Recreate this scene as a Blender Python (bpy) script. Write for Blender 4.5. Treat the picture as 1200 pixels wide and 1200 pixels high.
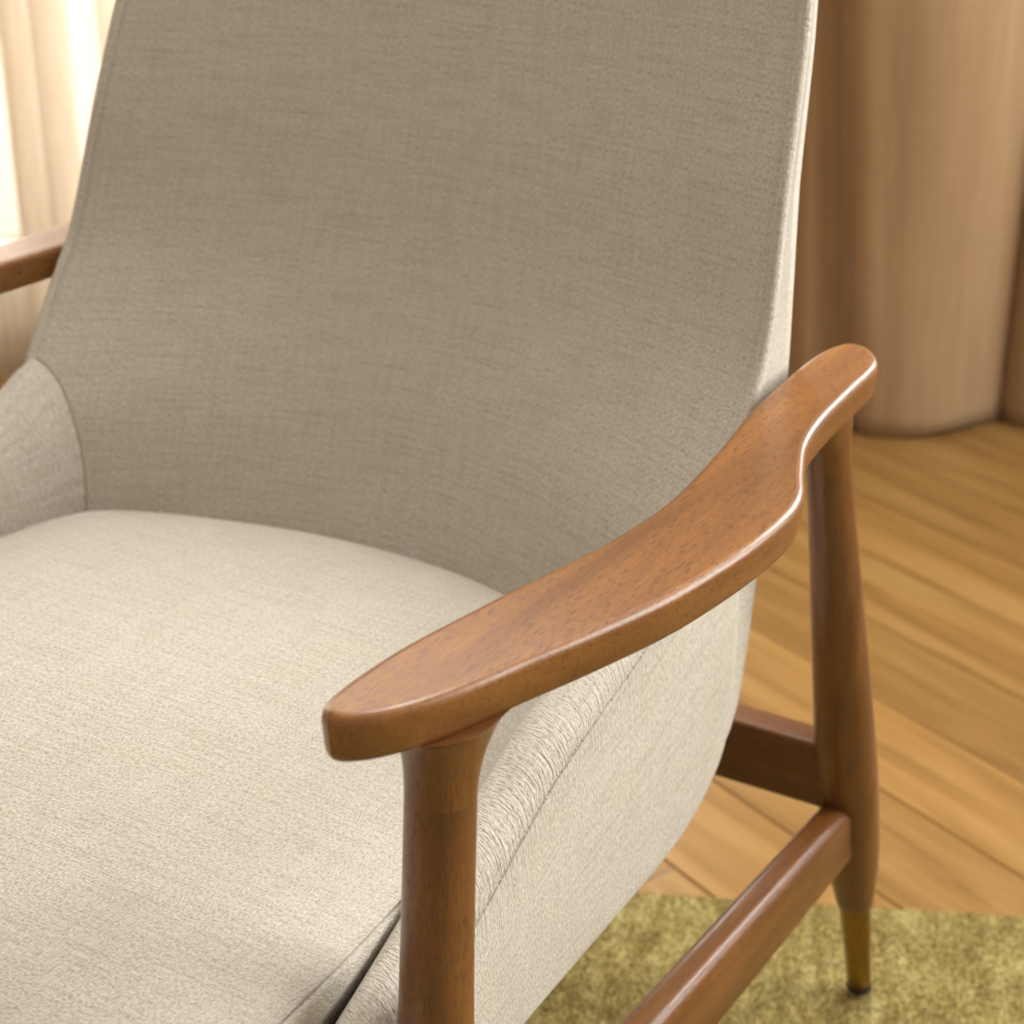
import bpy, bmesh, math, random
import numpy as np
from mathutils import Vector, Matrix

for o in list(bpy.data.objects):
    bpy.data.objects.remove(o, do_unlink=True)
S = bpy.context.scene
COL = S.collection
R = math.radians
random.seed(7)
ROOM_ROT = R(25.0)            # the room is turned against the chair; the chair stands square to the world axes
RX = (math.cos(ROOM_ROT), math.sin(ROOM_ROT))

# ------------------------------------------------------------------ camera
YAW, PITCH, FPX = R(30.642), R(24.624), 2118.0
cam_d = bpy.data.cameras.new('camera')
cam = bpy.data.objects.new('camera', cam_d); COL.objects.link(cam)
cam.location = (0.72532, -0.85994, 1.03236)
cam.rotation_euler = (R(90) - PITCH, 0, YAW)
cam_d.sensor_width = 36.0
cam_d.lens = 36.0 * FPX / 1200.0
cam_d.clip_start = 0.02
cam_d.dof.use_dof = True
cam_d.dof.focus_distance = 0.99
cam_d.dof.aperture_fstop = 8.5
S.camera = cam

# ------------------------------------------------------------------ world, lights, exposure
W = bpy.data.worlds.new('world'); S.world = W; W.use_nodes = True
bg = W.node_tree.nodes['Background']
bg.inputs[0].default_value = (1.0, 0.96, 0.90, 1); bg.inputs[1].default_value = 2.0

def room_pt(x, y, z):
    c, s = RX
    return Vector((x*c - y*s, x*s + y*c, z))

def area(name, loc, target, sx, sy, power, color):
    d = bpy.data.lights.new(name, 'AREA'); d.shape = 'RECTANGLE'; d.size = sx; d.size_y = sy
    d.energy = power; d.color = color
    o = bpy.data.objects.new(name, d); COL.objects.link(o)
    p, t = room_pt(*loc), room_pt(*target)
    o.location = p
    o.rotation_euler = (t - p).to_track_quat('-Z', 'Y').to_euler()
    return o

# daylight coming in through the windows of the room
area('daylight_window_1', (-0.78, 1.90, 1.26), (-0.6, 0, 0.9), 1.9, 2.2, 130, (1.0, 0.985, 0.955))
area('daylight_window_2', (1.83, 1.90, 1.58), (1.0, 0, 0.6), 1.05, 1.1, 85, (1.0, 0.985, 0.96))
area('daylight_window_3', (2.78, 0.35, 1.75), (0.3, 0.2, 0.6), 1.7, 1.6, 98, (1.0, 0.985, 0.96))

S.view_settings.view_transform = 'Standard'
S.view_settings.look = 'None'
S.view_settings.exposure = 0.05
S.view_settings.gamma = 1.0
S.view_settings.use_curve_mapping = False

# ------------------------------------------------------------------ material helpers
class NT:
    def __init__(self, name):
        m = bpy.data.materials.new(name); m.use_nodes = True
        self.m = m; self.t = m.node_tree; self.n = self.t.nodes
        self.b = self.n['Principled BSDF']; self.out = self.n['Material Output']
    def node(self, typ, **kw):
        nd = self.n.new(typ)
        for k, v in kw.items():
            setattr(nd, k, v)
        return nd
    def link(self, a, b): self.t.links.new(a, b)
    def val(self, sock, v):
        if hasattr(v, 'is_output') or isinstance(v, bpy.types.NodeSocket): self.link(v, sock)
        else: sock.default_value = v
    def coord(self, kind, scale, rot=(0, 0, 0), loc=(0, 0, 0)):
        tc = self.node('ShaderNodeTexCoord'); mp = self.node('ShaderNodeMapping')
        self.link(tc.outputs[kind], mp.inputs['Vector'])
        mp.inputs['Scale'].default_value = scale; mp.inputs['Rotation'].default_value = rot; mp.inputs['Location'].default_value = loc
        return mp.outputs[0]
    def noise(self, vec, scale=1.0, detail=2.0, rough=0.5, dist=0.0):
        n = self.node('ShaderNodeTexNoise'); self.link(vec, n.inputs['Vector'])
        n.inputs['Scale'].default_value = scale; n.inputs['Detail'].default_value = detail
        n.inputs['Roughness'].default_value = rough; n.inputs['Distortion'].default_value = dist
        return n.outputs['Fac']
    def ramp(self, fac, stops):
        r = self.node('ShaderNodeValToRGB'); self.link(fac, r.inputs[0])
        e = r.color_ramp.elements
        while len(e) < len(stops): e.new(0.5)
        for el, (p, c) in zip(e, stops):
            el.position = p; el.color = (c if len(c) == 4 else (*c, 1)) if isinstance(c, tuple) else (c, c, c, 1)
        return r.outputs[0]
    def mix(self, fac, a, b, blend='MIX'):
        n = self.node('ShaderNodeMix', data_type='RGBA', blend_type=blend)
        self.val(n.inputs[0], fac)
        for s, v in ((n.inputs[6], a), (n.inputs[7], b)):
            if isinstance(v, bpy.types.NodeSocket): self.link(v, s)
            else: s.default_value = (*v, 1) if len(v) == 3 else v
        return n.outputs[2]
    def math(self, op, a, b=0.0, c=None):
        n = self.node('ShaderNodeMath', operation=op)
        self.val(n.inputs[0], a); self.val(n.inputs[1], b)
        if c is not None: self.val(n.inputs[2], c)
        return n.outputs[0]
    def bump(self, h, dist, strength=1.0, prev=None):
        n = self.node('ShaderNodeBump'); self.link(h, n.inputs['Height'])
        n.inputs['Distance'].default_value = dist; n.inputs['Strength'].default_value = strength
        if prev is not None: self.link(prev, n.inputs['Normal'])
        return n.outputs[0]

def setp(b, **kw):
    names = dict(color='Base Color', rough='Roughness', metal='Metallic', spec='Specular IOR Level', coat='Coat Weight',
                 coat_rough='Coat Roughness', sheen='Sheen Weight', sheen_rough='Sheen Roughness')
    for k, v in kw.items():
        s = b.inputs[names[k]]
        s.default_value = (*v, 1) if isinstance(v, tuple) and len(v) == 3 else v

# ------------------------------------------------------------------ materials
def make_fabric():
    k = NT('woven_chenille')
    fine = k.noise(k.coord('UV', (820, 330, 1)), 1, 2, 0.55, 0.0)          # short upright ribs of the weave
    weft = k.noise(k.coord('UV', (240, 820, 1), loc=(3, 7, 0)), 1, 1, 0.5)
    fuzz = k.noise(k.coord('UV', (1500, 1500, 1)), 1, 1, 0.6)
    slub = k.noise(k.coord('UV', (16, 330, 1), loc=(1, 4, 0)), 1, 2, 0.55)
    slubv = k.noise(k.coord('UV', (330, 22, 1), loc=(9, 4, 0)), 1, 2, 0.55)
    blot = k.noise(k.coord('UV', (14, 14, 1)), 1, 3, 0.6)
    c = k.ramp(slub, [(0.30, (0.48, 0.435, 0.355)), (0.55, (0.615, 0.578, 0.508))])
    c2 = k.ramp(slubv, [(0.32, (0.50, 0.457, 0.38)), (0.58, (0.63, 0.592, 0.525))])
    c = k.mix(0.42, c, c2)
    c = k.mix(k.ramp(blot, [(0.4, 0.0), (0.75, 0.35)]), c, (0.59, 0.53, 0.42))
    rib = k.ramp(fine, [(0.30, (0.62, 0.59, 0.53)), (0.55, (1, 1, 1))])
    c = k.mix(0.8, c, rib, 'MULTIPLY')
    k.link(c, k.b.inputs['Base Color'])
    h = k.math('ADD', k.math('MULTIPLY', fine, 1.0), k.math('MULTIPLY', weft, 0.55))
    h = k.math('ADD', h, k.math('MULTIPLY', fuzz, 0.25))
    nrm = k.bump(h, 0.0012, 0.9)
    at = k.node('ShaderNodeAttribute', attribute_name='pucker')           # gathers next to the stitched seam
    ga = k.noise(k.coord('UV', (430, 42, 1), loc=(2, 0, 0)), 1, 2, 0.55, 0.4)
    nrm = k.bump(k.math('MULTIPLY', ga, at.outputs['Fac']), 0.0032, 1.0, nrm)
    k.link(nrm, k.b.inputs['Normal'])
    setp(k.b, rough=0.92, spec=0.15, sheen=0.25, sheen_rough=0.5)
    return k.m

def make_wood(axis, tint=1.0, g=1.0):
    k = NT('oiled_walnut_' + axis)
    def sc(al, ac):
        v = [ac, ac, ac]; v['xyz'.index(axis)] = al; return tuple(v)
    oi = k.node('ShaderNodeObjectInfo')
    tc = k.node('ShaderNodeTexCoord')
    off = k.node('ShaderNodeVectorMath', operation='SCALE'); k.link(oi.outputs['Random'], off.inputs['Scale']); off.inputs[0].default_value = (3.1, 1.7, 2.3)
    add = k.node('ShaderNodeVectorMath', operation='ADD'); k.link(tc.outputs['Object'], add.inputs[0]); k.link(off.outputs[0], add.inputs[1])
    def cs(al, ac):
        mp = k.node('ShaderNodeMapping'); k.link(add.outputs[0], mp.inputs['Vector']); mp.inputs['Scale'].default_value = sc(al, ac); return mp.outputs[0]
    band = k.noise(cs(5, 42), 1, 3, 0.55, 0.5)
    grain = k.noise(cs(22, 420), 1, 3, 0.6)
    pore = k.noise(cs(130, 1900), 1, 0, 0.5)
    pmask = k.noise(cs(9, 60), 1, 1, 0.5)
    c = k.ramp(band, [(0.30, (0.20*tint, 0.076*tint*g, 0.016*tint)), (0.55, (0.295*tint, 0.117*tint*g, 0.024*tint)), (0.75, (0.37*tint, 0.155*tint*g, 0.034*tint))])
    c = k.mix(0.35, c, k.ramp(grain, [(0.3, (0.6, 0.55, 0.5)), (0.6, (1.0, 1.0, 1.0))]), 'MULTIPLY')
    p = k.math('GREATER_THAN', k.math('ADD', pore, k.math('MULTIPLY', pmask, 0.20)), 0.75)
    c = k.mix(k.math('MULTIPLY', p, 0.75), c, (0.075, 0.026, 0.009))
    k.link(c, k.b.inputs['Base Color'])
    k.link(k.bump(k.math('SUBTRACT', k.math('MULTIPLY', grain, 0.25), k.math('MULTIPLY', p, 0.7)), 0.00025, 0.6), k.b.inputs['Normal'])
    setp(k.b, rough=0.38, spec=0.42, coat=0.28, coat_rough=0.2)
    return k.m

def make_brass():
    k = NT('aged_brass')
    n = k.noise(k.coord('Object', (300, 300, 20)), 1, 2, 0.5)
    k.link(k.ramp(n, [(0.3, (0.25, 0.145, 0.028)), (0.7, (0.33, 0.20, 0.045))]), k.b.inputs['Base Color'])
    setp(k.b, metal=1.0, rough=0.33)
    return k.m

def make_plank():
    k = NT('oak_plank')
    oi = k.node('ShaderNodeObjectInfo')
    tc = k.node('ShaderNodeTexCoord')
    off = k.node('ShaderNodeVectorMath', operation='SCALE'); k.link(oi.outputs['Random'], off.inputs['Scale']); off.inputs[0].default_value = (37, 19, 0)
    add = k.node('ShaderNodeVectorMath', operation='ADD'); k.link(tc.outputs['Object'], add.inputs[0]); k.link(off.outputs[0], add.inputs[1])
    def cs(a, b):
        mp = k.node('ShaderNodeMapping'); k.link(add.outputs[0], mp.inputs['Vector']); mp.inputs['Scale'].default_value = (a, b, 1); return mp.outputs[0]
    band = k.noise(cs(2.2, 26), 1, 3, 0.6, 0.8)
    grain = k.noise(cs(12, 260), 1, 3, 0.6)
    c = k.ramp(band, [(0.28, (0.22, 0.112, 0.028)), (0.5, (0.31, 0.170, 0.048)), (0.72, (0.375, 0.222, 0.074))])
    c = k.mix(0.4, c, k.ramp(grain, [(0.3, (0.70, 0.66, 0.6)), (0.6, (1, 1, 1))]), 'MULTIPLY')
    rv = k.math('ADD', k.math('MULTIPLY', oi.outputs['Random'], 0.22), 0.86)
    hsv = k.node('ShaderNodeHueSaturation'); k.link(c, hsv.inputs['Color']); k.link(rv, hsv.inputs['Value'])
    k.link(hsv.outputs[0], k.b.inputs['Base Color'])
    k.link(k.bump(grain, 0.0003, 0.5), k.b.inputs['Normal'])
    setp(k.b, rough=0.42, spec=0.4)
    return k.m

def make_rug():
    k = NT('olive_pile')
    a = k.noise(k.coord('Object', (60, 16, 1)), 1, 3, 0.6)
    b = k.noise(k.coord('Object', (11, 14, 1), loc=(4, 2, 0)), 1, 3, 0.6)
    e = k.noise(k.coord('Object', (420, 190, 1)), 1, 2, 0.6)
    c = k.ramp(a, [(0.32, (0.33, 0.25, 0.085)), (0.5, (0.45, 0.37, 0.14)), (0.68, (0.58, 0.505, 0.235))])
    c = k.mix(k.ramp(b, [(0.4, 0.0), (0.7, 0.5)]), c, (0.34, 0.265, 0.085))
    c = k.mix(0.7, c, k.ramp(e, [(0.3, (0.68, 0.66, 0.60)), (0.6, (1.05, 1.05, 1.0))]), 'MULTIPLY')
    k.link(c, k.b.inputs['Base Color'])
    k.link(k.bump(e, 0.003, 0.6), k.b.inputs['Normal'])
    setp(k.b, rough=0.95, spec=0.1, sheen=0.4, sheen_rough=0.4)
    return k.m

def make_linen():
    k = NT('tan_linen')
    a = k.noise(k.coord('UV', (300, 6, 1)), 1, 2, 0.6)
    b = k.noise(k.coord('UV', (8, 320, 1)), 1, 2, 0.6)
    s = k.noise(k.coord('UV', (26, 1.2, 1)), 1, 2, 0.5)
    c = k.ramp(a, [(0.35, (0.47, 0.315, 0.175)), (0.65, (0.56, 0.39, 0.23))])
    c = k.mix(0.2, c, k.ramp(b, [(0.35, (0.45, 0.30, 0.165)), (0.65, (0.57, 0.40, 0.24))]))
    c = k.mix(0.5, c, k.ramp(s, [(0.35, (0.86, 0.84, 0.80)), (0.65, (1.05, 1.03, 1.0))]), 'MULTIPLY')
    k.link(c, k.b.inputs['Base Color'])
    k.link(k.bump(k.math('ADD', a, b), 0.0006, 0.5), k.b.inputs['Normal'])
    setp(k.b, rough=0.95, spec=0.1, sheen=0.15)
    tr = k.node('ShaderNodeBsdfTranslucent'); k.link(c, tr.inputs['Color'])
    mx = k.node('ShaderNodeMixShader'); mx.inputs[0].default_value = 0.25
    k.link(k.b.outputs[0], mx.inputs[1]); k.link(tr.outputs[0], mx.inputs[2]); k.link(mx.outputs[0], k.out.inputs['Surface'])
    return k.m

def make_sheer():
    k = NT('cream_sheer')
    a = k.noise(k.coord('UV', (420, 5, 1)), 1, 2, 0.6)
    col = k.ramp(a, [(0.3, (0.64, 0.545, 0.42)), (0.7, (0.78, 0.70, 0.59))])
    d = k.node('ShaderNodeBsdfDiffuse'); k.link(col, d.inputs['Color'])
    tr = k.node('ShaderNodeBsdfTranslucent'); k.link(col, tr.inputs['Color'])
    tp = k.node('ShaderNodeBsdfTransparent'); tp.inputs[0].default_value = (1, 0.985, 0.96, 1)
    m1 = k.node('ShaderNodeMixShader'); m1.inputs[0].default_value = 0.42
    k.link(d.outputs[0], m1.inputs[1]); k.link(tr.outputs[0], m1.inputs[2])
    m2 = k.node('ShaderNodeMixShader'); k.link(k.ramp(a, [(0.3, 0.40), (0.7, 0.53)]), m2.inputs[0])
    k.link(tp.outputs[0], m2.inputs[1]); k.link(m1.outputs[0], m2.inputs[2]); k.link(m2.outputs[0], k.out.inputs['Surface'])
    return k.m

def make_plain(name, col, rough, bump_scale=0, amt=0.0):
    k = NT(name)
    n = k.noise(k.coord('Object', (3, 3, 3)), 1, 3, 0.6)
    k.link(k.ramp(n, [(0.3, tuple(v*0.95 for v in col)), (0.7, col)]), k.b.inputs['Base Color'])
    if bump_scale:
        k.link(k.bump(k.noise(k.coord('Object', (bump_scale,)*3), 1, 2), amt, 0.4), k.b.inputs['Normal'])
    setp(k.b, rough=rough, spec=0.3)
    return k.m

def make_glass():
    k = NT('window_glass')
    gl = k.node('ShaderNodeBsdfGlossy'); gl.inputs['Roughness'].default_value = 0.02
    tp = k.node('ShaderNodeBsdfTransparent')
    fr = k.node('ShaderNodeFresnel'); fr.inputs[0].default_value = 1.45
    mx = k.node('ShaderNodeMixShader'); k.link(fr.outputs[0], mx.inputs[0])
    k.link(tp.outputs[0], mx.inputs[1]); k.link(gl.outputs[0], mx.inputs[2]); k.link(mx.outputs[0], k.out.inputs['Surface'])
    return k.m

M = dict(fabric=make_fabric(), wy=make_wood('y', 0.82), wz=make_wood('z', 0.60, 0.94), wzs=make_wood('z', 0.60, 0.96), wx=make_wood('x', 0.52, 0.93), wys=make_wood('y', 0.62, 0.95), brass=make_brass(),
         plank=make_plank(), rug=make_rug(), linen=make_linen(), sheer=make_sheer(), glass=make_glass(),
         wall=make_plain('warm_white_plaster', (0.60, 0.575, 0.54), 0.9, 120, 0.0008),
         ceil=make_plain('white_ceiling_paint', (0.82, 0.80, 0.76), 0.9),
         trim=make_plain('white_trim_paint', (0.82, 0.80, 0.77), 0.45),
         sub=make_plain('dark_subfloor', (0.10, 0.06, 0.03), 0.9),
         crease_shade=make_plain('seam_crease_shade', (0.38, 0.33, 0.255), 0.9),  # darker fabric tone that paints the shade in the crease
         rubber=make_plain('dark_glide', (0.03, 0.025, 0.02), 0.7))

# ------------------------------------------------------------------ mesh helpers
def link(name, me, mat, parent=None, smooth=True):
    o = bpy.data.objects.new(name, me); COL.objects.link(o)
    if mat is not None: me.materials.append(mat)
    if smooth:
        me.polygons.foreach_set('use_smooth', [True]*len(me.polygons))
    if parent is not None: o.parent = parent
    return o

def mesh(name, verts, faces, mat, parent=None, smooth=True, uvs=None, attr=None):
    me = bpy.data.meshes.new(name); me.from_pydata([tuple(v) for v in verts], [], faces); me.update()
    if uvs is not None:
        uv = me.uv_layers.new(name='UVMap')
        for lp in me.loops:
            pass
        i = 0
        for f_uv in uvs:
            for t in f_uv:
                uv.data[i].uv = t; i += 1
    if attr is not None:
        a = me.attributes.new('pucker', 'FLOAT', 'POINT'); a.data.foreach_set('value', list(attr))
    return link(name, me, mat, parent, smooth)

def loft(name, rings, mat, parent, closed=True, cap0=True, cap1=True, attr=None, flip=False, uvfun=None, smooth=True):
    """rings: list of equally long point lists; UVs are arc lengths in metres (u round the ring, v along the loft)"""
    n = len(rings[0]); nr = len(rings)
    V = [p for r in rings for p in r]
    A = np.array(rings, float)
    nxt = np.roll(A, -1, axis=1)
    du = np.linalg.norm(nxt - A, axis=2)
    U = np.concatenate([np.zeros((nr, 1)), np.cumsum(du, axis=1)], axis=1)
    U = np.repeat(U.mean(axis=0)[None, :], nr, axis=0)
    dv = np.linalg.norm(A[1:] - A[:-1], axis=2).mean(axis=1)
    Vv = np.concatenate([[0], np.cumsum(dv)])
    F, UV = [], []
    m = n if closed else n - 1
    for i in range(nr - 1):
        for j in range(m):
            j2 = (j + 1) % n
            f = [i*n + j, i*n + j2, (i+1)*n + j2, (i+1)*n + j]
            if uvfun: t = [uvfun(V[q]) for q in f]
            else: t = [(U[i, j], Vv[i]), (U[i, j+1], Vv[i]), (U[i+1, j+1], Vv[i+1]), (U[i+1, j], Vv[i+1])]
            if flip: f.reverse(); t.reverse()
            F.append(f); UV.append(t)
    for cap, i in ((cap0, 0), (cap1, nr - 1)):
        if cap:
            f = [i*n + j for j in range(n)]
            if (i == 0) != flip: f.reverse()
            F.append(f); UV.append([(V[q][0], V[q][1]) for q in f])
    at = None
    if attr is not None: at = [a for r in attr for a in r]
    o = mesh(name, V, F, mat, parent, smooth, UV, at)
    if smooth: o.data.set_sharp_from_angle(angle=R(50))
    return o

def catmull(pts, n, closed=True):
    P = np.array(pts, float); out = []
    N = len(P); seg = N if closed else N - 1
    for i in range(seg):
        if closed: p0, p1, p2, p3 = P[(i-1) % N], P[i], P[(i+1) % N], P[(i+2) % N]
        else: p0, p1, p2, p3 = P[max(i-1, 0)], P[i], P[i+1], P[min(i+2, N-1)]
        for k in range(n):
            t = k/n
            out.append(0.5*((2*p1) + (-p0+p2)*t + (2*p0-5*p1+4*p2-p3)*t*t + (-p0+3*p1-3*p2+p3)*t**3))
    if not closed: out.append(P[-1])
    return np.array(out)

def resample(P, n, closed=True):
    Q = np.vstack([P, P[:1]]) if closed else P
    d = np.r_[0, np.cumsum(np.linalg.norm(np.diff(Q, axis=0), axis=1))]
    t = np.linspace(0, d[-1], n + 1)[:-1] if closed else np.linspace(0, d[-1], n)
    return np.stack([np.interp(t, d, Q[:, i]) for i in range(Q.shape[1])], axis=1)

def interp(tbl):
    """smooth (monotone cubic) interpolation through a table"""
    X = np.array([a for a, b in tbl], float); Y = np.array([b for a, b in tbl], float)
    h = np.diff(X); d = np.diff(Y)/h
    m = np.zeros(len(X)); m[0] = d[0]; m[-1] = d[-1]
    for i in range(1, len(X)-1):
        m[i] = 0 if d[i-1]*d[i] <= 0 else 2*d[i-1]*d[i]/(d[i-1]+d[i])
    def f(x):
        x = min(max(x, X[0]), X[-1]); i = min(int(np.searchsorted(X, x, 'right')) - 1, len(h)-1); i = max(i, 0)
        t = (x - X[i])/h[i]
        return float((1+2*t)*(1-t)**2*Y[i] + t*(1-t)**2*h[i]*m[i] + t*t*(3-2*t)*Y[i+1] + t*t*(t-1)*h[i]*m[i+1])
    return f

def bez(a, c, b, n):
    a, b, c = map(np.array, (a, b, c))
    return [tuple((1-t)**2*a + 2*t*(1-t)*c + t*t*b) for t in np.linspace(0, 1, n)]

def tube(name, pts, r, mat, parent, seg=8, closed=False):
    P = [Vector(p) for p in pts]; rings = []
    up = Vector((0.13, 0.2, 1)).normalized()
    for i, p in enumerate(P):
        t = (P[min(i+1, len(P)-1)] - P[max(i-1, 0)]).normalized()
        a = t.cross(up).normalized(); b = a.cross(t)
        rr = r[i] if isinstance(r, (list, tuple)) else r
        rings.append([tuple(p + rr*(math.cos(q)*a + math.sin(q)*b)) for q in [2*math.pi*k/seg for k in range(seg)]])
    return loft(name, rings, mat, parent)

def box(name, x0, x1, y0, y1, z0, z1, mat, parent=None, bev=0.0, rot=0.0):
    bm = bmesh.new(); bmesh.ops.create_cube(bm, size=1.0)
    for v in bm.verts:
        v.co = Vector(((x0+x1)/2 + v.co.x*(x1-x0), (y0+y1)/2 + v.co.y*(y1-y0), (z0+z1)/2 + v.co.z*(z1-z0)))
    if bev: bmesh.ops.bevel(bm, geom=list(bm.edges), offset=bev, segments=3, affect='EDGES', profile=0.6)
    me = bpy.data.meshes.new(name); bm.to_mesh(me); bm.free()
    o = link(name, me, mat, parent, smooth=False); o.rotation_euler = (0, 0, rot)
    return o

def structure(o): o['kind'] = 'structure'; return o

# ================================================================== the room
X0, X1, Y0, Y1, H = -2.3, 2.60, -2.75, 1.68, 2.8
T = 0.12
floor = structure(box('floor', X0 - T, X1 + T, Y0 - T, Y1 + T, -0.06, -0.0145, M['sub'], rot=ROOM_ROT))

# herringbone planks
PW, PN = 0.13, 8
PL = PW*PN
A_ANG = R(-49.0)
d1 = Vector((math.cos(A_ANG), math.sin(A_ANG), 0)); d2 = Vector((-math.sin(A_ANG), math.cos(A_ANG), 0))
bm = bmesh.new(); bmesh.ops.create_cube(bm, size=1.0)
g = 0.0012
for v in bm.verts:
    v.co = Vector((v.co.x*(PL - g), v.co.y*(PW - g), -0.007 + v.co.z*0.014))
top_edges = [e for e in bm.edges if all(v.co.z > -0.001 for v in e.verts)]
bmesh.ops.bevel(bm, geom=top_edges, offset=0.0012, segments=1, affect='EDGES')
plank_me = bpy.data.meshes.new('plank'); bm.to_mesh(plank_me); bm.free(); plank_me.materials.append(M['plank'])
p_off, s_off = -0.067, 0.467        # a joint seen beside the rug fixes the phase
def add_plank(p, s, rot):
    c = d1*p + d2*s
    hl = PL/2
    if not (X0 - 0.45 < c.x < X1 + 0.45 and Y0 - 0.45 < c.y < Y1 + 0.45): return
    o = bpy.data.objects.new('plank', plank_me); COL.objects.link(o)
    o.parent = floor; o.location = (c.x, c.y, random.uniform(-0.0003, 0.0)); o.rotation_euler = (0, 0, A_ANG + rot + (math.pi if random.random() < .5 else 0))
for k in range(-60, 60):
    for m_ in range(-4, 5):
        # plank lying along d1: starts one plank-width to the left on each next row
        add_plank(p_off + (-k - 0 + 2*PN*m_)*PW + PL/2, s_off + (k - 0.5)*PW, 0.0)
        # plank lying along d2
        add_plank(p_off + (-k - 0.5 + 2*PN*m_)*PW, s_off + (k - PN/2)*PW + 0.0, math.pi/2)

def wall_with_hole(name, axis, pos0, pos1, a0, a1, *holes):
    """a wall slab with one window opening; axis 'y' = wall runs along x"""
    bm = bmesh.new()
    def slab(u0, u1, w0, w1):
        r = bmesh.ops.create_cube(bm, size=1.0)
        for v in r['verts']:
            u = (u0+u1)/2 + v.co.x*(u1-u0); p = (pos0+pos1)/2 + v.co.y*(pos1-pos0); z = (w0+w1)/2 + v.co.z*(w1-w0)
            v.co = Vector((u, p, z)) if axis == 'y' else Vector((p, u, z))
    u = a0
    for h0, h1, z0, z1 in holes:
        slab(u, h0, 0, H); slab(h0, h1, 0, z0); slab(h0, h1, z1, H); u = h1
    slab(u, a1, 0, H)
    bmesh.ops.recalc_face_normals(bm, faces=bm.faces)
    me = bpy.data.meshes.new(name); bm.to_mesh(me); bm.free()
    o = link(name, me, M['wall'], smooth=False); o.rotation_euler = (0, 0, ROOM_ROT)
    return structure(o)

HB = (-1.80, 0.25, 0.13, 2.40)      # back window, behind the sheer curtain
HB2 = (1.26, 2.40, 0.98, 2.20)        # second back window, out of frame beyond the linen curtain
HR = (-0.55, 1.25, 0.90, 2.60)        # side window, out of frame
wall_with_hole('wall_back', 'y', Y1, Y1 + T, X0 - T, X1 + T, HB, HB2)
wall_with_hole('wall_right', 'x', X1, X1 + T, Y0, Y1, HR)
structure(box('wall_front', X0 - T, X1 + T, Y0 - T, Y0, 0, H, M['wall'], rot=ROOM_ROT))
structure(box('wall_left', X0 - T, X0, Y0, Y1, 0, H, M['wall'], rot=ROOM_ROT))
structure(box('ceiling', X0 - T, X1 + T, Y0 - T, Y1 + T, H, H + 0.1, M['ceil'], rot=ROOM_ROT))

def window(name, axis, pos, hole, inner):
    h0, h1, z0, z1 = hole; fr = 0.05
    e = bpy.data.objects.new(name, None); COL.objects.link(e); e.rotation_euler = (0, 0, ROOM_ROT); structure(e)
    def b(nm, u0, u1, w0, w1, p0, p1, mat, bev=0.004):
        if axis == 'y': return box(nm, u0, u1, p0, p1, w0, w1, mat, e, bev)
        return box(nm, p0, p1, u0, u1, w0, w1, mat, e, bev)
    p0, p1 = pos - 0.025, pos + 0.025
    b('window_frame', h0, h0 + fr, z0, z1, p0, p1, M['trim']); b('window_frame', h1 - fr, h1, z0, z1, p0, p1, M['trim'])
    b('window_frame', h0 + fr, h1 - fr, z0, z0 + fr, p0, p1, M['trim']); b('window_frame', h0 + fr, h1 - fr, z1 - fr, z1, p0, p1, M['trim'])
    mid = (h0 + h1)/2
    b('window_frame', mid - 0.025, mid + 0.025, z0 + fr, z1 - fr, p0, p1, M['trim'])
    for (u0, u1) in ((h0 + fr, mid - 0.025), (mid + 0.025, h1 - fr)):
        b('pane', u0, u1, z0 + fr, z1 - fr, pos - 0.003, pos + 0.003, M['glass'], 0)
    q0, q1 = sorted((inner, pos - 0.026 if inner < pos else pos + 0.026))
    b('window_sill', h0, h1, z0 - 0.0, z0 + 0.02, q0, q1, M['trim'])
    return e
window('window_1', 'y', Y1 + 0.07, HB, Y1 - 0.03)
window('window_2', 'y', Y1 + 0.07, HB2, Y1 - 0.03)
window('window_3', 'x', X1 + 0.07, HR, X1 - 0.03)
def baseboard(name, *a): return structure(box(name, *a, M['trim'], None, 0.004, ROOM_ROT))
baseboard('baseboard_back', X0, X1, Y1 - 0.016, Y1, 0, 0.085)
baseboard('baseboard_right', X1 - 0.016, X1, Y0 + 0.016, Y1 - 0.016, 0, 0.085)
baseboard('baseboard_left', X0, X0 + 0.016, Y0 + 0.016, Y1 - 0.016, 0, 0.085)
baseboard('baseboard_front', X0, X1, Y0, Y0 + 0.016, 0, 0.085)

# added fill light, out of frame: wide soft ceiling disc that brightens the seat
def make_fill_light(x, y):
    p = room_pt(x, y, H)
    e = bpy.data.objects.new('ceiling_fill_light', None); COL.objects.link(e); e.location = p
    e['label'] = 'added round fill light in a brass drum, unseen above the armchair'; e['category'] = 'fill light'
    def disc(name, prof, mat, cap1=True):
        return loft(name, [[(r*math.cos(2*math.pi*k/48), r*math.sin(2*math.pi*k/48), z) for k in range(48)] for z, r in prof], mat, e, flip=True, cap1=cap1)
    disc('fill_light_base', [(-0.001, 0.10), (-0.002, 0.12), (-0.030, 0.12), (-0.034, 0.11)], M['brass'])
    disc('fill_light_drum', [(-0.034, 0.05), (-0.036, 0.44), (-0.040, 0.46), (-0.12, 0.46), (-0.12, 0.453), (-0.05, 0.45), (-0.048, 0.02)], M['brass'])
    d = bpy.data.lights.new('fill_light', 'AREA'); d.shape = 'DISK'; d.size = 0.84; d.energy = 8.6; d.color = (1.0, 0.975, 0.94); d.spread = R(62)
    lo = bpy.data.objects.new('fill_light', d); COL.objects.link(lo); lo.parent = e; lo.location = (0, 0, -0.055)
    t = Vector((0.05, -0.10, 0.45)) - (p + Vector((0, 0, -0.055)))
    lo.rotation_euler = t.to_track_quat('-Z', 'Y').to_euler()
make_fill_light(0.40, 0.62)

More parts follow.
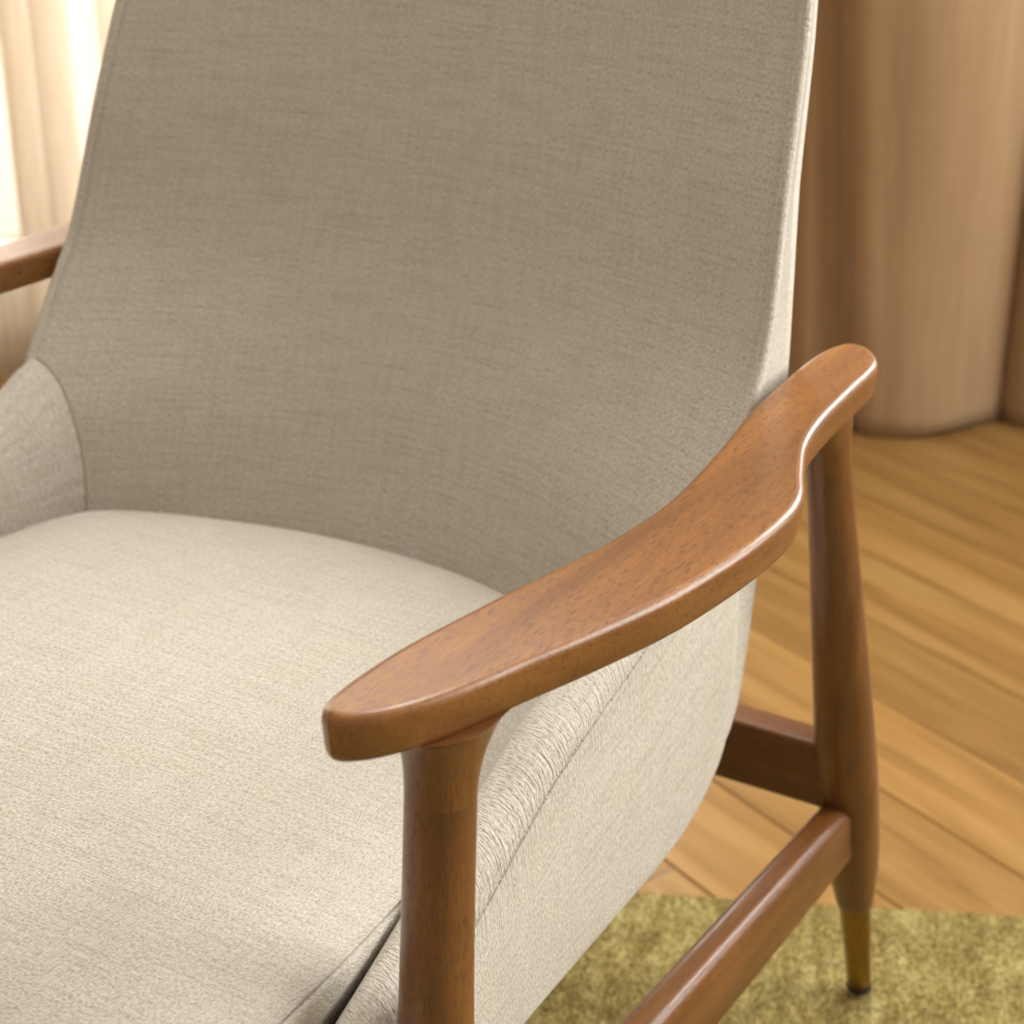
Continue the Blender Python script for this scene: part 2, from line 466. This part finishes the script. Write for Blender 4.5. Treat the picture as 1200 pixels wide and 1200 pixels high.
# ------------------------------------------------------------------ curtains
def curtain(name, plan, z_bot, z_top, mat, thick, shear=None, nz=40, per=10):
    """plan: control points (x, y) of the folds; a cloth of real thickness hung from z_top to z_bot"""
    P = catmull(plan, per, closed=False)
    arc = np.r_[0, np.cumsum(np.linalg.norm(np.diff(P, axis=0), axis=1))]
    tg = np.gradient(P, axis=0); tg /= np.linalg.norm(tg, axis=1)[:, None]
    nrm = np.stack([tg[:, 1], -tg[:, 0]], axis=1)
    n = len(P); V, F, UV = [], [], []
    zs = np.linspace(z_bot, z_top, nz)
    for sd in (1, -1):
        for z in zs:
            for i in range(n):
                x, y = P[i] + nrm[i]*sd*thick/2
                if shear: x, y = shear(x, y, z)
                zz = z + (0.004*math.sin(arc[i]*23) if z == z_bot else 0)
                V.append((x, y, zz))
    def fc(a, b, c, d, ia, ib, za, zb, rev):
        f = [a, b, c, d]; t = [(arc[ia], za), (arc[ib], za), (arc[ib], zb), (arc[ia], zb)]
        if rev: f.reverse(); t.reverse()
        F.append(f); UV.append(t)
    for sd in (0, 1):
        o_ = sd*n*nz
        for k in range(nz - 1):
            for i in range(n - 1):
                fc(o_ + k*n + i, o_ + k*n + i+1, o_ + (k+1)*n + i+1, o_ + (k+1)*n + i, i, i+1, zs[k], zs[k+1], sd == 1)
    o2 = n*nz
    for i in range(n - 1):
        fc(i, o2 + i, o2 + i+1, i+1, i, i+1, zs[0], zs[0], False)
    for i, rev in ((0, False), (n-1, True)):
        for k in range(nz - 1):
            fc(k*n + i, (k+1)*n + i, o2 + (k+1)*n + i, o2 + k*n + i, i, i, zs[k], zs[k+1], rev)
    o = mesh(name, V, F, mat, None, True, UV); o.rotation_euler = (0, 0, ROOM_ROT)
    return o

def drape_shear(x, y, z):
    w = max(0.0, 1 - abs(x - 0.56)/0.16)
    return x + (0.02 - 0.085*z)*w*max(0, 1 - max(z - 0.7, 0)), y + 0.006*math.sin(7*z + 9*x)
drape_plan = [(0.20, 1.57), (0.27, 1.53), (0.34, 1.575), (0.40, 1.60), (0.45, 1.575), (0.475, 1.545), (0.505, 1.548), (0.530, 1.552), (0.541, 1.545), (0.545, 1.522), (0.550, 1.502), (0.562, 1.490), (0.592, 1.484), (0.628, 1.480), (0.668, 1.486), (0.71, 1.504),
              (0.745, 1.532), (0.775, 1.556), (0.788, 1.574), (0.797, 1.555), (0.82, 1.535), (0.87, 1.525), (0.93, 1.55), (0.97, 1.60), (1.01, 1.56), (1.08, 1.53), (1.15, 1.56), (1.20, 1.60)]
drape = curtain('linen_curtain', drape_plan, 0.006, 2.42, M['linen'], 0.003, drape_shear, 60)
drape['label'] = 'heavy tan linen curtain hanging to the floor behind the chair on the right'; drape['category'] = 'curtain'
hem = curtain('hem', [(x, y - 0.0022) for x, y in drape_plan], 0.0055, 0.083, M['linen'], 0.0016, drape_shear, 4)
hem.rotation_euler = (0, 0, 0); hem.parent = drape

sheer_plan = [(-1.75, 1.57), (-1.68, 1.52), (-1.60, 1.575), (-1.52, 1.52), (-1.44, 1.575), (-1.36, 1.52), (-1.28, 1.575), (-1.20, 1.52), (-1.12, 1.575), (-1.04, 1.52), (-0.96, 1.57), (-0.88, 1.525), (-0.80, 1.55), (-0.74, 1.565), (-0.70, 1.555),
              (-0.688, 1.535), (-0.70, 1.518), (-0.712, 1.508), (-0.705, 1.498), (-0.68, 1.50), (-0.655, 1.52), (-0.632, 1.545), (-0.628, 1.56), (-0.645, 1.555), (-0.662, 1.53), (-0.664, 1.50), (-0.65, 1.485), (-0.62, 1.49), (-0.585, 1.515), (-0.56, 1.545), (-0.548, 1.55), (-0.556, 1.53), (-0.56, 1.50), (-0.53, 1.49), (-0.48, 1.53), (-0.43, 1.57), (-0.38, 1.53), (-0.33, 1.57), (-0.27, 1.525), (-0.21, 1.57), (-0.15, 1.525), (-0.09, 1.57), (-0.03, 1.53), (0.03, 1.57), (0.08, 1.545), (0.12, 1.57)]
sheer = curtain('sheer_curtain', sheer_plan, 0.012, 2.42, M['sheer'], 0.0012, lambda x, y, z: (x, y + 0.004*math.sin(5*z + 20*x)), 30, 8)
sheer['label'] = 'cream sheer curtain glowing in the window light behind the chair on the left'; sheer['category'] = 'curtain'
for (nm, xa, xb, lab) in (('curtain_rod', -2.0, 1.25, 'long slim brass curtain rod above the curtains'),):
    rod = tube(nm, [(xa, 1.55, 2.435), ((xa+xb)/2, 1.55, 2.435), (xb, 1.55, 2.435)], 0.011, M['brass'], None, 12)
    rod.rotation_euler = (0, 0, ROOM_ROT); rod['label'] = lab; rod['category'] = 'curtain rod'
    for bx in (xa + 0.03, 0.16, xb - 0.03):
        box('bracket', bx - 0.008, bx + 0.008, 1.55, Y1, 2.427, 2.443, M['brass'], rod, 0.002)

# ------------------------------------------------------------------ rug
RUG_T = 0.0125
rug = box('area_rug', -1.45, 1.35, -1.70, 0.301, 0.0005, 0.008, M['rug'], None, 0.003, ROOM_ROT)
rug['label'] = 'olive green plush rug on the oak floor under the chair'; rug['category'] = 'rug'
rng = np.random.default_rng(5)
def pile(n, x0, x1, y0, y1):
    bx = rng.uniform(x0, x1, n); by = rng.uniform(y0, y1, n)
    ang = rng.uniform(0, 2*np.pi, n); w = rng.uniform(0.0005, 0.0011, n); hgt = rng.uniform(0.0026, 0.0045, n)
    lean = rng.normal(0, 0.0022, (n, 2)) + np.array([0.0006, 0.0014])
    V = np.zeros((n, 3, 3))
    zb = 0.0076
    V[:, 0] = np.stack([bx - w*np.cos(ang), by - w*np.sin(ang), np.full(n, zb)], 1)
    V[:, 1] = np.stack([bx + w*np.cos(ang), by + w*np.sin(ang), np.full(n, zb)], 1)
    V[:, 2] = np.stack([bx + lean[:, 0], by + lean[:, 1], zb + hgt], 1)
    return V
V = np.concatenate([pile(260000, -0.2, 1.0, -0.35, 0.300), pile(130000, -1.45, 1.35, -1.70, 0.298)]).reshape(-1, 3)
me = bpy.data.meshes.new('pile'); nt = len(V)//3
me.vertices.add(len(V)); me.vertices.foreach_set('co', V.ravel())
me.loops.add(len(V)); me.loops.foreach_set('vertex_index', np.arange(len(V), dtype=np.int32))
me.polygons.add(nt); me.polygons.foreach_set('loop_start', np.arange(0, len(V), 3, dtype=np.int32))
me.polygons.foreach_set('loop_total', np.full(nt, 3, dtype=np.int32))
me.update(); me.validate()
po = link('pile', me, M['rug'], rug, smooth=False); po['kind'] = 'stuff'

# ================================================================== the armchair
chair = bpy.data.objects.new('armchair', None); COL.objects.link(chair); chair.location = (0, 0, RUG_T)
chair['label'] = 'mid-century armchair in oatmeal woven fabric with walnut arms and brass-tipped legs'
chair['category'] = 'armchair'
def C(o):
    """parts are modelled in room heights; the Empty stands on the rug"""
    o.parent = chair; o.matrix_parent_inverse = Matrix.Translation((0, 0, -RUG_T)); return o

# ---- armrest: paddle with a swept outline and flared sockets for the legs
arm_out = [(0.3000, -0.3075), (0.2968, -0.287), (0.299, -0.243), (0.307, -0.194), (0.3145, -0.153), (0.326, -0.097), (0.3315, -0.028), (0.3255, 0.047), (0.315, 0.126), (0.311, 0.205),
           (0.3125, 0.249), (0.321, 0.2745), (0.337, 0.274), (0.351, 0.256), (0.3565, 0.236), (0.358, 0.191), (0.361, 0.134), (0.368, 0.092), (0.382, 0.052), (0.394, 0.022),
           (0.399, -0.008), (0.398, -0.050), (0.393, -0.094), (0.385, -0.137), (0.370, -0.189), (0.358, -0.225), (0.349, -0.255), (0.339, -0.281), (0.328, -0.300), (0.317, -0.3115), (0.3075, -0.3145)]
arm_top = interp([(-0.34, 0.622), (-0.1, 0.6195), (0.1, 0.6190), (0.3, 0.6200)])
def offset(P, d):
    t = np.roll(P, -1, 0) - np.roll(P, 1, 0); t /= np.linalg.norm(t, axis=1)[:, None]
    n = np.stack([t[:, 1], -t[:, 0]], 1)          # outward or inward depending on winding
    c = P.mean(0)
    area2 = np.sum(P[:, 0]*np.roll(P[:, 1], -1) - np.roll(P[:, 0], -1)*P[:, 1])
    if area2 < 0: n = -n
    return P - n*d
F_TOP, F_FOOT = Vector((0.3266, -0.2529, 0.56)), Vector((0.3224, -0.2822, RUG_T))
R_TOP, R_FOOT = Vector((0.332, 0.2279, 0.551)), Vector((0.3494, 0.3609, RUG_T))
def axis_pt(a, b, z): return b + (a - b)*((z - b.z)/(a.z - b.z))

def flat_caps(o):
    me = o.data; me.set_sharp_from_angle(angle=R(32))
    se = me.attributes['sharp_edge'].data
    big = {tuple(sorted(k)) for p in me.polygons if len(p.vertices) > 30 for k in p.edge_keys}
    for e in me.edges:
        if tuple(sorted(e.vertices)) in big: se[e.index].value = True

def arm_mesh(side):
    P = resample(catmull(arm_out, 12), 220)
    prof = [(0.0085, -0.0262), (0.0050, -0.0256), (0.0026, -0.0238), (0.0014, -0.0208), (0.0009, -0.0170), (0.0003, -0.0085), (0.0000, -0.0054), (0.0003, -0.0037), (0.0010, -0.0022), (0.0022, -0.0010), (0.0037, -0.0003), (0.0054, 0.0)]
    rings = []
    for ins, dz in prof:
        Q = offset(P, ins); rings.append([(x*side, y, arm_top(y) + dz) for x, y in Q])
    V = [p for r in rings for p in r]; n = len(P); Fs = []
    for i in range(len(rings) - 1):
        for j in range(n):
            j2 = (j+1) % n; Fs.append([i*n + j, i*n + j2, (i+1)*n + j2, (i+1)*n + j])
    Fs.append([j for j in range(n)][::-1]); Fs.append([(len(rings)-1)*n + j for j in range(n)])
    nv_board = len(V)
    # flared leg sockets under the board
    def socket(axis_top, axis_foot, z0, r0, z1, grow_f, grow_b, grow_x, yshift):
        base = len(V); seg = 40; lv = 16
        for i in range(lv):
            t = i/(lv - 1); z = z0 + (z1 - z0)*t
            c = axis_pt(axis_top, axis_foot, z); e = 1 - math.sqrt(max(0.0, 1 - t*t))
            for k in range(seg):
                a = 2*math.pi*k/seg; ca, sa = math.cos(a), math.sin(a)
                gy = grow_b if sa > 0 else grow_f
                V.append(((c.x + ca*(r0 + grow_x*e))*side, c.y + yshift*e + sa*(r0 + gy*e), z))
        for i in range(lv - 1):
            for k in range(seg):
                k2 = (k+1) % seg; Fs.append([base + i*seg + k, base + i*seg + k2, base + (i+1)*seg + k2, base + (i+1)*seg + k])
        Fs.append([base + k for k in range(seg)][::-1]); Fs.append([base + (lv-1)*seg + k for k in range(seg)])
    socket(F_TOP, F_FOOT, 0.553, 0.0176, 0.5968, 0.015, 0.085, 0.009, 0.0)
    socket(R_TOP, R_FOOT, 0.545, 0.0158, 0.5955, 0.034, 0.016, 0.003, 0.004)
    if side < 0: Fs[:] = [f[::-1] for f in Fs]
    o = mesh('armrest', V, Fs, M['wy'])
    o.data.materials.append(M['wzs'])
    o.data.polygons.foreach_set('material_index', [0 if max(f) < nv_board else 1 for f in Fs])
    bm = bmesh.new(); bm.from_mesh(o.data); bmesh.ops.recalc_face_normals(bm, faces=bm.faces); bm.to_mesh(o.data); bm.free()
    flat_caps(o)
    return C(o)

rear_prof = interp([(0.115, 0.0138), (0.120, 0.0152), (0.13, 0.0165), (0.16, 0.0205), (0.205, 0.0233), (0.26, 0.0240), (0.345, 0.0220), (0.45, 0.0185), (0.50, 0.0168), (0.546, 0.0157)])
front_prof = interp([(0.115, 0.0138), (0.120, 0.0152), (0.13, 0.0165), (0.16, 0.0205), (0.205, 0.0228), (0.26, 0.0230), (0.345, 0.0212), (0.42, 0.0194), (0.48, 0.0182), (0.554, 0.0176)])
def leg(side, top, foot, prof, ztop, name):
    zs = [0.1150, 0.1155, 0.117, 0.12, 0.125, 0.13, 0.14] + list(np.linspace(0.16, ztop, 24))
    rings = []
    def ring(z, r):
        c = axis_pt(top, foot, z)
        return [((c.x + r*math.cos(a))*side, c.y + r*math.sin(a), z) for a in [2*math.pi*k/32 for k in range(32)]]
    rr = [0.0110, 0.0130, 0.0143]
    for i, z in enumerate(zs): rings.append(ring(z, rr[i] if i < 3 else prof(z)))
    o = C(loft(name, rings, M['wz'], None, flip=side < 0))
    fr = [(RUG_T, 0.0085), (RUG_T + 0.001, 0.0098), (0.035, 0.0104), (0.075, 0.0116), (0.112, 0.0127), (0.1155, 0.0127)]
    f = loft('brass_ferrule', [ring(z, r) for z, r in fr], M['brass'], None, flip=side < 0); f.parent = o
    f['label'] = 'tapered brass tip'
    gl = loft('glide', [ring(z, r) for z, r in ((RUG_T, 0.0085), (RUG_T + 0.003, 0.0108), (RUG_T + 0.005, 0.0108), (RUG_T + 0.006, 0.0100))], M['rubber'], None, flip=side < 0); gl.parent = f
    return o

def bar(name, a, b, wa, ha, wb, hb, along, mat, rad):
    """rounded rectangular rail between two points (along 'y' or 'x')"""
    a, b = Vector(a), Vector(b); rings = []
    ts = [0.0] + list(np.linspace(0.0, 1.0, 14)) + [1.0]
    for i, t in enumerate(ts):
        c = a.lerp(b, t); w = wa + (wb - wa)*t; h = ha + (hb - ha)*t
        s = 0.9 if i in (0, len(ts)-1) else 1.0
        pts = []
        for (sx, sz, a0) in ((1, 1, 0), (-1, 1, 90), (-1, -1, 180), (1, -1, 270)):
            r = rad if sz > 0 else rad*0.5
            for k in range(6):
                q = R(a0 + 90*k/5)
                pts.append((s*(sx*(w/2 - r) + r*math.cos(q)), s*(sz*(h/2 - r) + r*math.sin(q))))
        if along == 'y': rings.append([(c.x + u, c.y, c.z + v) for u, v in pts])
        else: rings.append([(c.x, c.y + u, c.z + v) for u, v in pts])
    o = loft(name, rings, mat, None)
    bm = bmesh.new(); bm.from_mesh(o.data); bmesh.ops.recalc_face_normals(bm, faces=bm.faces); bm.to_mesh(o.data); bm.free()
    return C(o)

for side in (1, -1):
    arm_mesh(side)
    leg(side, F_TOP, F_FOOT, front_prof, 0.554, 'front_leg')
    leg(side, R_TOP, R_FOOT, rear_prof, 0.546, 'rear_leg')
    pr = axis_pt(R_TOP, R_FOOT, 0.21); pf = axis_pt(F_TOP, F_FOOT, 0.238)
    bar('side_stretcher', ((pr.x - 0.003)*side, pr.y - 0.010, 0.212), ((pf.x + 0.002)*side, pf.y + 0.008, 0.238), 0.026, 0.052, 0.026, 0.072, 'y', M['wys'], 0.009)
zr_, zf_ = 0.264, 0.264
pr = axis_pt(R_TOP, R_FOOT, zr_); pf = axis_pt(F_TOP, F_FOOT, zf_)
bar('rear_stretcher', (-pr.x + 0.01, pr.y - 0.004, zr_), (pr.x - 0.01, pr.y - 0.004, zr_), 0.028, 0.056, 0.028, 0.056, 'x', M['wx'], 0.004)
bar('front_stretcher', (-pf.x + 0.01, pf.y + 0.004, zf_), (pf.x - 0.01, pf.y + 0.004, zf_), 0.028, 0.076, 0.028, 0.076, 'x', M['wx'], 0.004)

# ---- backrest
b_w = interp([(0.300, 0.280), (0.32, 0.287), (0.36, 0.291), (0.44, 0.292), (0.52, 0.294), (0.56, 0.298), (0.60, 0.300), (0.635, 0.299), (0.735, 0.292), (0.83, 0.284), (0.95, 0.265), (0.985, 0.250)])
b_fe = interp([(0.300, 0.040), (0.44, 0.066), (0.50, 0.084), (0.54, 0.109), (0.59, 0.147), (0.635, 0.177), (0.735, 0.213), (0.83, 0.250), (0.95, 0.292), (0.985, 0.304)])
b_re = interp([(0.300, 0.085), (0.306, 0.140), (0.325, 0.184), (0.36, 0.211), (0.445, 0.228), (0.55, 0.240), (0.635, 0.246), (0.735, 0.262), (0.83, 0.287), (0.95, 0.320), (0.975, 0.324), (0.985, 0.312)])
b_yc = interp([(0.300, 0.115), (0.40, 0.160), (0.44, 0.1775), (0.53, 0.212), (0.62, 0.2475), (0.735, 0.284), (0.83, 0.3145), (0.95, 0.352), (0.985, 0.362)])
def b_rear(x, z, w):
    re = b_re(z); return re + (0.075 - 0.0*z)*(1 - (abs(x)/w)**2.2)
def back_ring(z):
    w, fe, re, yc = b_w(z), b_fe(z), b_re(z), b_yc(z)
    kk = (yc - fe)/(w*w)
    rf = min(0.008, (re - fe)*0.35); rr = min(0.030, (re - fe)*0.6)
    fr = lambda x: yc - kk*x*x
    xs = np.linspace(-(w - rf), w - rf, 49)
    pts = [(x, fr(x)) for x in xs]
    pts += bez((w - rf, fr(w - rf)), (w, fr(w)), (w + 0.0008, fe + rf), 6)[1:]
    pts += [(w + 0.0008, fe + rf + (re - rr - fe - rf)*t) for t in (0.33, 0.66)]
    xr = w - rr
    pts += bez((w + 0.0008, re - rr), (w, re), (xr, b_rear(xr, z, w)), 9)
    xs2 = np.linspace(xr, -xr, 31)[1:-1]
    pts += [(x, b_rear(x, z, w)) for x in xs2]
    pts += bez((-xr, b_rear(xr, z, w)), (-w, re), (-w - 0.0008, re - rr), 9)
    pts += [(-w - 0.0008, fe + rf + (re - rr - fe - rf)*t) for t in (0.66, 0.33)]
    pts += bez((-w - 0.0008, fe + rf), (-w, fr(w)), (-(w - rf), fr(w - rf)), 6)[:-1]
    return [(x, y, z) for x, y in pts]
zs = [0.300, 0.3015, 0.304, 0.308, 0.314, 0.322, 0.332, 0.345] + list(np.linspace(0.36, 0.95, 60)) + [0.958, 0.965, 0.972, 0.978, 0.982, 0.985]
back = C(loft('backrest', [back_ring(z) for z in zs], M['fabric'], None))
for side in (1, -1):
    pts = [((b_w(z) + 0.0002)*side, b_fe(z) + 0.0022, z) for z in np.linspace(0.50, 0.975, 70)]
    p = tube('piping', pts, 0.0042, M['fabric'], None, 10); p.parent = back

# ---- side panels (low wings that run forward under the arms and melt into the back)
w_zr = interp([(-0.43, 0.362), (-0.30, 0.413), (-0.20, 0.446), (-0.125, 0.471), (-0.09, 0.485), (0.0, 0.509), (0.07, 0.529), (0.10, 0.542), (0.125, 0.546), (0.155, 0.540), (0.180, 0.532)])
w_xr = interp([(-0.43, 0.286), (-0.30, 0.2835), (-0.20, 0.278), (-0.09, 0.273), (0.0, 0.279), (0.07, 0.287), (0.10, 0.292), (0.125, 0.2925), (0.155, 0.289), (0.180, 0.284)])
w_zs = interp([(-0.43, 0.330), (-0.30, 0.382), (-0.178, 0.424), (-0.125, 0.448), (-0.088, 0.4635), (0.017, 0.492), (0.10, 0.516), (0.155, 0.520), (0.180, 0.518)])
w_xi = interp([(-0.43, 0.275), (-0.30, 0.2755), (-0.15, 0.2665), (0.0, 0.257), (0.08, 0.242), (0.11, 0.235), (0.155, 0.228)])
w_xo = interp([(-0.43, 0.300), (-0.25, 0.3025), (-0.1, 0.2995), (0.06, 0.2985), (0.12, 0.2970), (0.145, 0.2955), (0.165, 0.2935), (0.180, 0.287)])
w_zb = interp([(-0.43, 0.318), (-0.40, 0.307), (-0.35, 0.304), (0.05, 0.304), (0.08, 0.3055), (0.12, 0.3135), (0.15, 0.325), (0.17, 0.338), (0.180, 0.350)])
w_bl = interp([(-0.43, 0.0), (-0.12, 0.0), (0.10, 1.0), (0.155, 1.0)])
def wing_ring(y, side, shrink=0.0):
    zr, zs_, xi, xo, zb, xr, bl = w_zr(y), w_zs(y), w_xi(y), w_xo(y), w_zb(y), w_xr(y), w_bl(y)
    xo -= shrink; xi += shrink*0.3; zr -= shrink*0.6; zs_ -= shrink*0.6
    bul = 0.004
    pts, at = [], []
    def add(x, z, a=0.0): pts.append((x, z)); at.append(a)
    add(xi, 0.335)
    z_lo = (zr - 0.034)*(1 - bl) + 0.405*bl
    add(xi, 0.335 + (z_lo - 0.335)*0.5)
    cx = xi + 0.001 + (xr - xi)*0.12*bl; cz = zr - 0.001 - 0.028*bl
    for x, z in bez((xi, z_lo), (cx, cz), (xr, zr), 17): add(x, z)
    top = bez((xr, zr), (xo - 0.001, zr + 0.001 + 0.003*bl), (xo + 0.001, zs_ + 0.0016), 16)
    for i, (x, z) in enumerate(top[1:]): add(x, z, ((i + 1)/15.0)**1.2*(1 - 0.5*bl))
    add(xo - 0.0010, zs_ + 0.0009, 0.8); add(xo - 0.0042, zs_, 0.5); add(xo - 0.0010, zs_ - 0.0009, 0.8)  # stitched groove
    for t in np.linspace(0, 1, 26):
        z = zs_ - 0.0016 + (zb + 0.012 - zs_ + 0.0016)*t
        add(xo + 0.001 + bul*math.sin(math.pi*t), z, 0.55*math.exp(-((zs_ - z)/0.018)**2))
    for x, z in bez((xo + 0.001, zb + 0.012), (xo, zb), (xo - 0.012, zb - 0.001), 6)[1:]: add(x, z)
    add((xi + xo)/2, zb - 0.001); add(xi, zb)
    add(xi, 0.322)
    return [(x*side, y, z) for x, z in pts], at
for side in (1, -1):
    ys = [-0.425, -0.424, -0.421, -0.416, -0.41] + list(np.linspace(-0.40, 0.120, 66)) + [0.130, 0.140, 0.150, 0.158, 0.165, 0.171, 0.176, 0.179]
    sh = {-0.425: 0.014, -0.424: 0.009, -0.421: 0.0055, -0.416: 0.0025, -0.41: 0.0008}
    rs = [wing_ring(y, side, sh.get(y, 0.0)) for y in ys]
    # u must run along the panel and v up it, so swap the loft's arc-length axes
    rings = [r for r, a in rs]; at = [a for r, a in rs]
    o = loft('side_panel', rings, M['fabric'], None, attr=at)
    uvl = o.data.uv_layers[0].data
    for d in uvl: d.uv = (d.uv[1], d.uv[0])
    bm = bmesh.new(); bm.from_mesh(o.data); bmesh.ops.recalc_face_normals(bm, faces=bm.faces); bm.to_mesh(o.data); bm.free()
    C(o)
    # seam where panel meets back: darker tube, the crease's shade put into colour
    def gap(y, t):
        zr, xi, xr, bl = w_zr(y), w_xi(y), w_xr(y), w_bl(y)
        z_lo = (zr - 0.034)*(1 - bl) + 0.405*bl
        cx = xi + 0.001 + (xr - xi)*0.12*bl; cz = zr - 0.001 - 0.028*bl
        x = (1-t)**2*xi + 2*t*(1-t)*cx + t*t*xr; z = (1-t)**2*z_lo + 2*t*(1-t)*cz + t*t*zr
        return y - (b_yc(z) - (b_yc(z) - b_fe(z))*(x/b_w(z))**2), x, z
    seam = []
    for t in np.linspace(0.1, 1.0, 40):
        a, b = 0.02, 0.153
        if gap(b, t)[0] < 0: continue
        for _ in range(40):
            m_ = (a + b)/2
            if gap(m_, t)[0] > 0: b = m_
            else: a = m_
        _, x, z = gap(a, t); seam.append((x*side, a - 0.0002, z))
    if len(seam) > 4: tube('seam', seam, 0.0011, M['crease_shade'], o, 6)

# ---- seat base (deck under the cushion)
def outline_ring(pts, z, sx=1.0, c=(0, -0.12)):
    return [(c[0] + (x - c[0])*sx, c[1] + (y - c[1])*sx, z) for x, y in pts]
deck_half = [(0.0, -0.415), (0.15, -0.413), (0.235, -0.405), (0.262, -0.38), (0.266, -0.30), (0.262, -0.1), (0.25, 0.03), (0.235, 0.10), (0.16, 0.135), (0.08, 0.155)]
deck = deck_half + [(0.0, 0.162)] + [(-x, y) for x, y in deck_half[:0:-1]]
D = resample(catmull(deck, 10), 120)
dk = [outline_ring(D, z, s) for z, s in ((0.3005, 0.93), (0.301, 0.965), (0.304, 0.985), (0.312, 0.995), (0.34, 1.0), (0.375, 0.998), (0.385, 0.985), (0.388, 0.95))]
C(loft('seat_base', dk, M['fabric'], None, uvfun=lambda p: (p[0], p[1] + p[2])))

# ---- seat cushion
cu_half = [(0.0, -0.432), (0.12, -0.429), (0.205, -0.418), (0.252, -0.392), (0.271, -0.345), (0.2735, -0.29), (0.270, -0.21), (0.262, -0.10), (0.253, 0.0), (0.245, 0.07), (0.230, 0.105), (0.185, 0.132), (0.13, 0.152), (0.065, 0.168)]
cu = cu_half + [(0.0, 0.173)] + [(-x, y) for x, y in cu_half[:0:-1]]
Q = resample(catmull(cu, 12), 200)
seam_z = interp([(-0.45, 0.436), (-0.36, 0.4395), (-0.25, 0.4395), (0.0, 0.432), (0.18, 0.418)])
crown_h = interp([(-0.45, 0.018), (-0.3, 0.024), (-0.1, 0.033), (0.05, 0.032), (0.18, 0.026)])
rings = []
cc = np.array([0.0, -0.12])
def cring(s, zf, grow=0.0):
    r = []
    for x, y in Q:
        v = np.array([x, y]) - cc; L = np.linalg.norm(v)
        p = cc + v*(s*(L + grow)/L)
        r.append((p[0], p[1], zf(p[0], p[1])))
    return r
for s, z in ((0.55, 0.3885), (0.91, 0.3885), (0.95, 0.391), (0.968, 0.397)): rings.append(cring(s, lambda x, y, z=z: z))
for t, gr in ((0.2, -0.0055), (0.4, -0.0018), (0.6, 0.0010), (0.8, 0.0024)): rings.append(cring(1.0, lambda x, y, t=t: 0.398 + (seam_z(y) - 0.398)*t, gr))
rings.append(cring(1.0, lambda x, y: seam_z(y) - 0.0030, 0.0022))
rings.append(cring(1.0, lambda x, y: seam_z(y) - 0.0012, 0.0008))
rings.append(cring(1.0, lambda x, y: seam_z(y), -0.0070))
rings.append(cring(1.0, lambda x, y: seam_z(y) + 0.0012, 0.0000))
rings.append(cring(1.0, lambda x, y: seam_z(y) + 0.0034, -0.0012))
rings.append(cring(0.99, lambda x, y: seam_z(y) + 0.0052, -0.0012))
for s in (0.975, 0.955, 0.93, 0.90, 0.86, 0.81, 0.75, 0.68, 0.60, 0.50, 0.40, 0.30, 0.20, 0.10, 0.03):
    e = (1 - s)
    rings.append(cring(s, lambda x, y, e=e, s=s: seam_z(y) + crown_h(y)*(1 - math.exp(-e*5.0)) + 0.008*(1 - (1 - e)**2) + 0.0042))
C(loft('seat_cushion', rings, M['fabric'], None, uvfun=lambda p: (p[0] - (p[2] - 0.45)*max(-1, min(1, p[0]*6)), p[1] + (p[2] - 0.45)*(1 if p[1] > -0.36 else 2))))
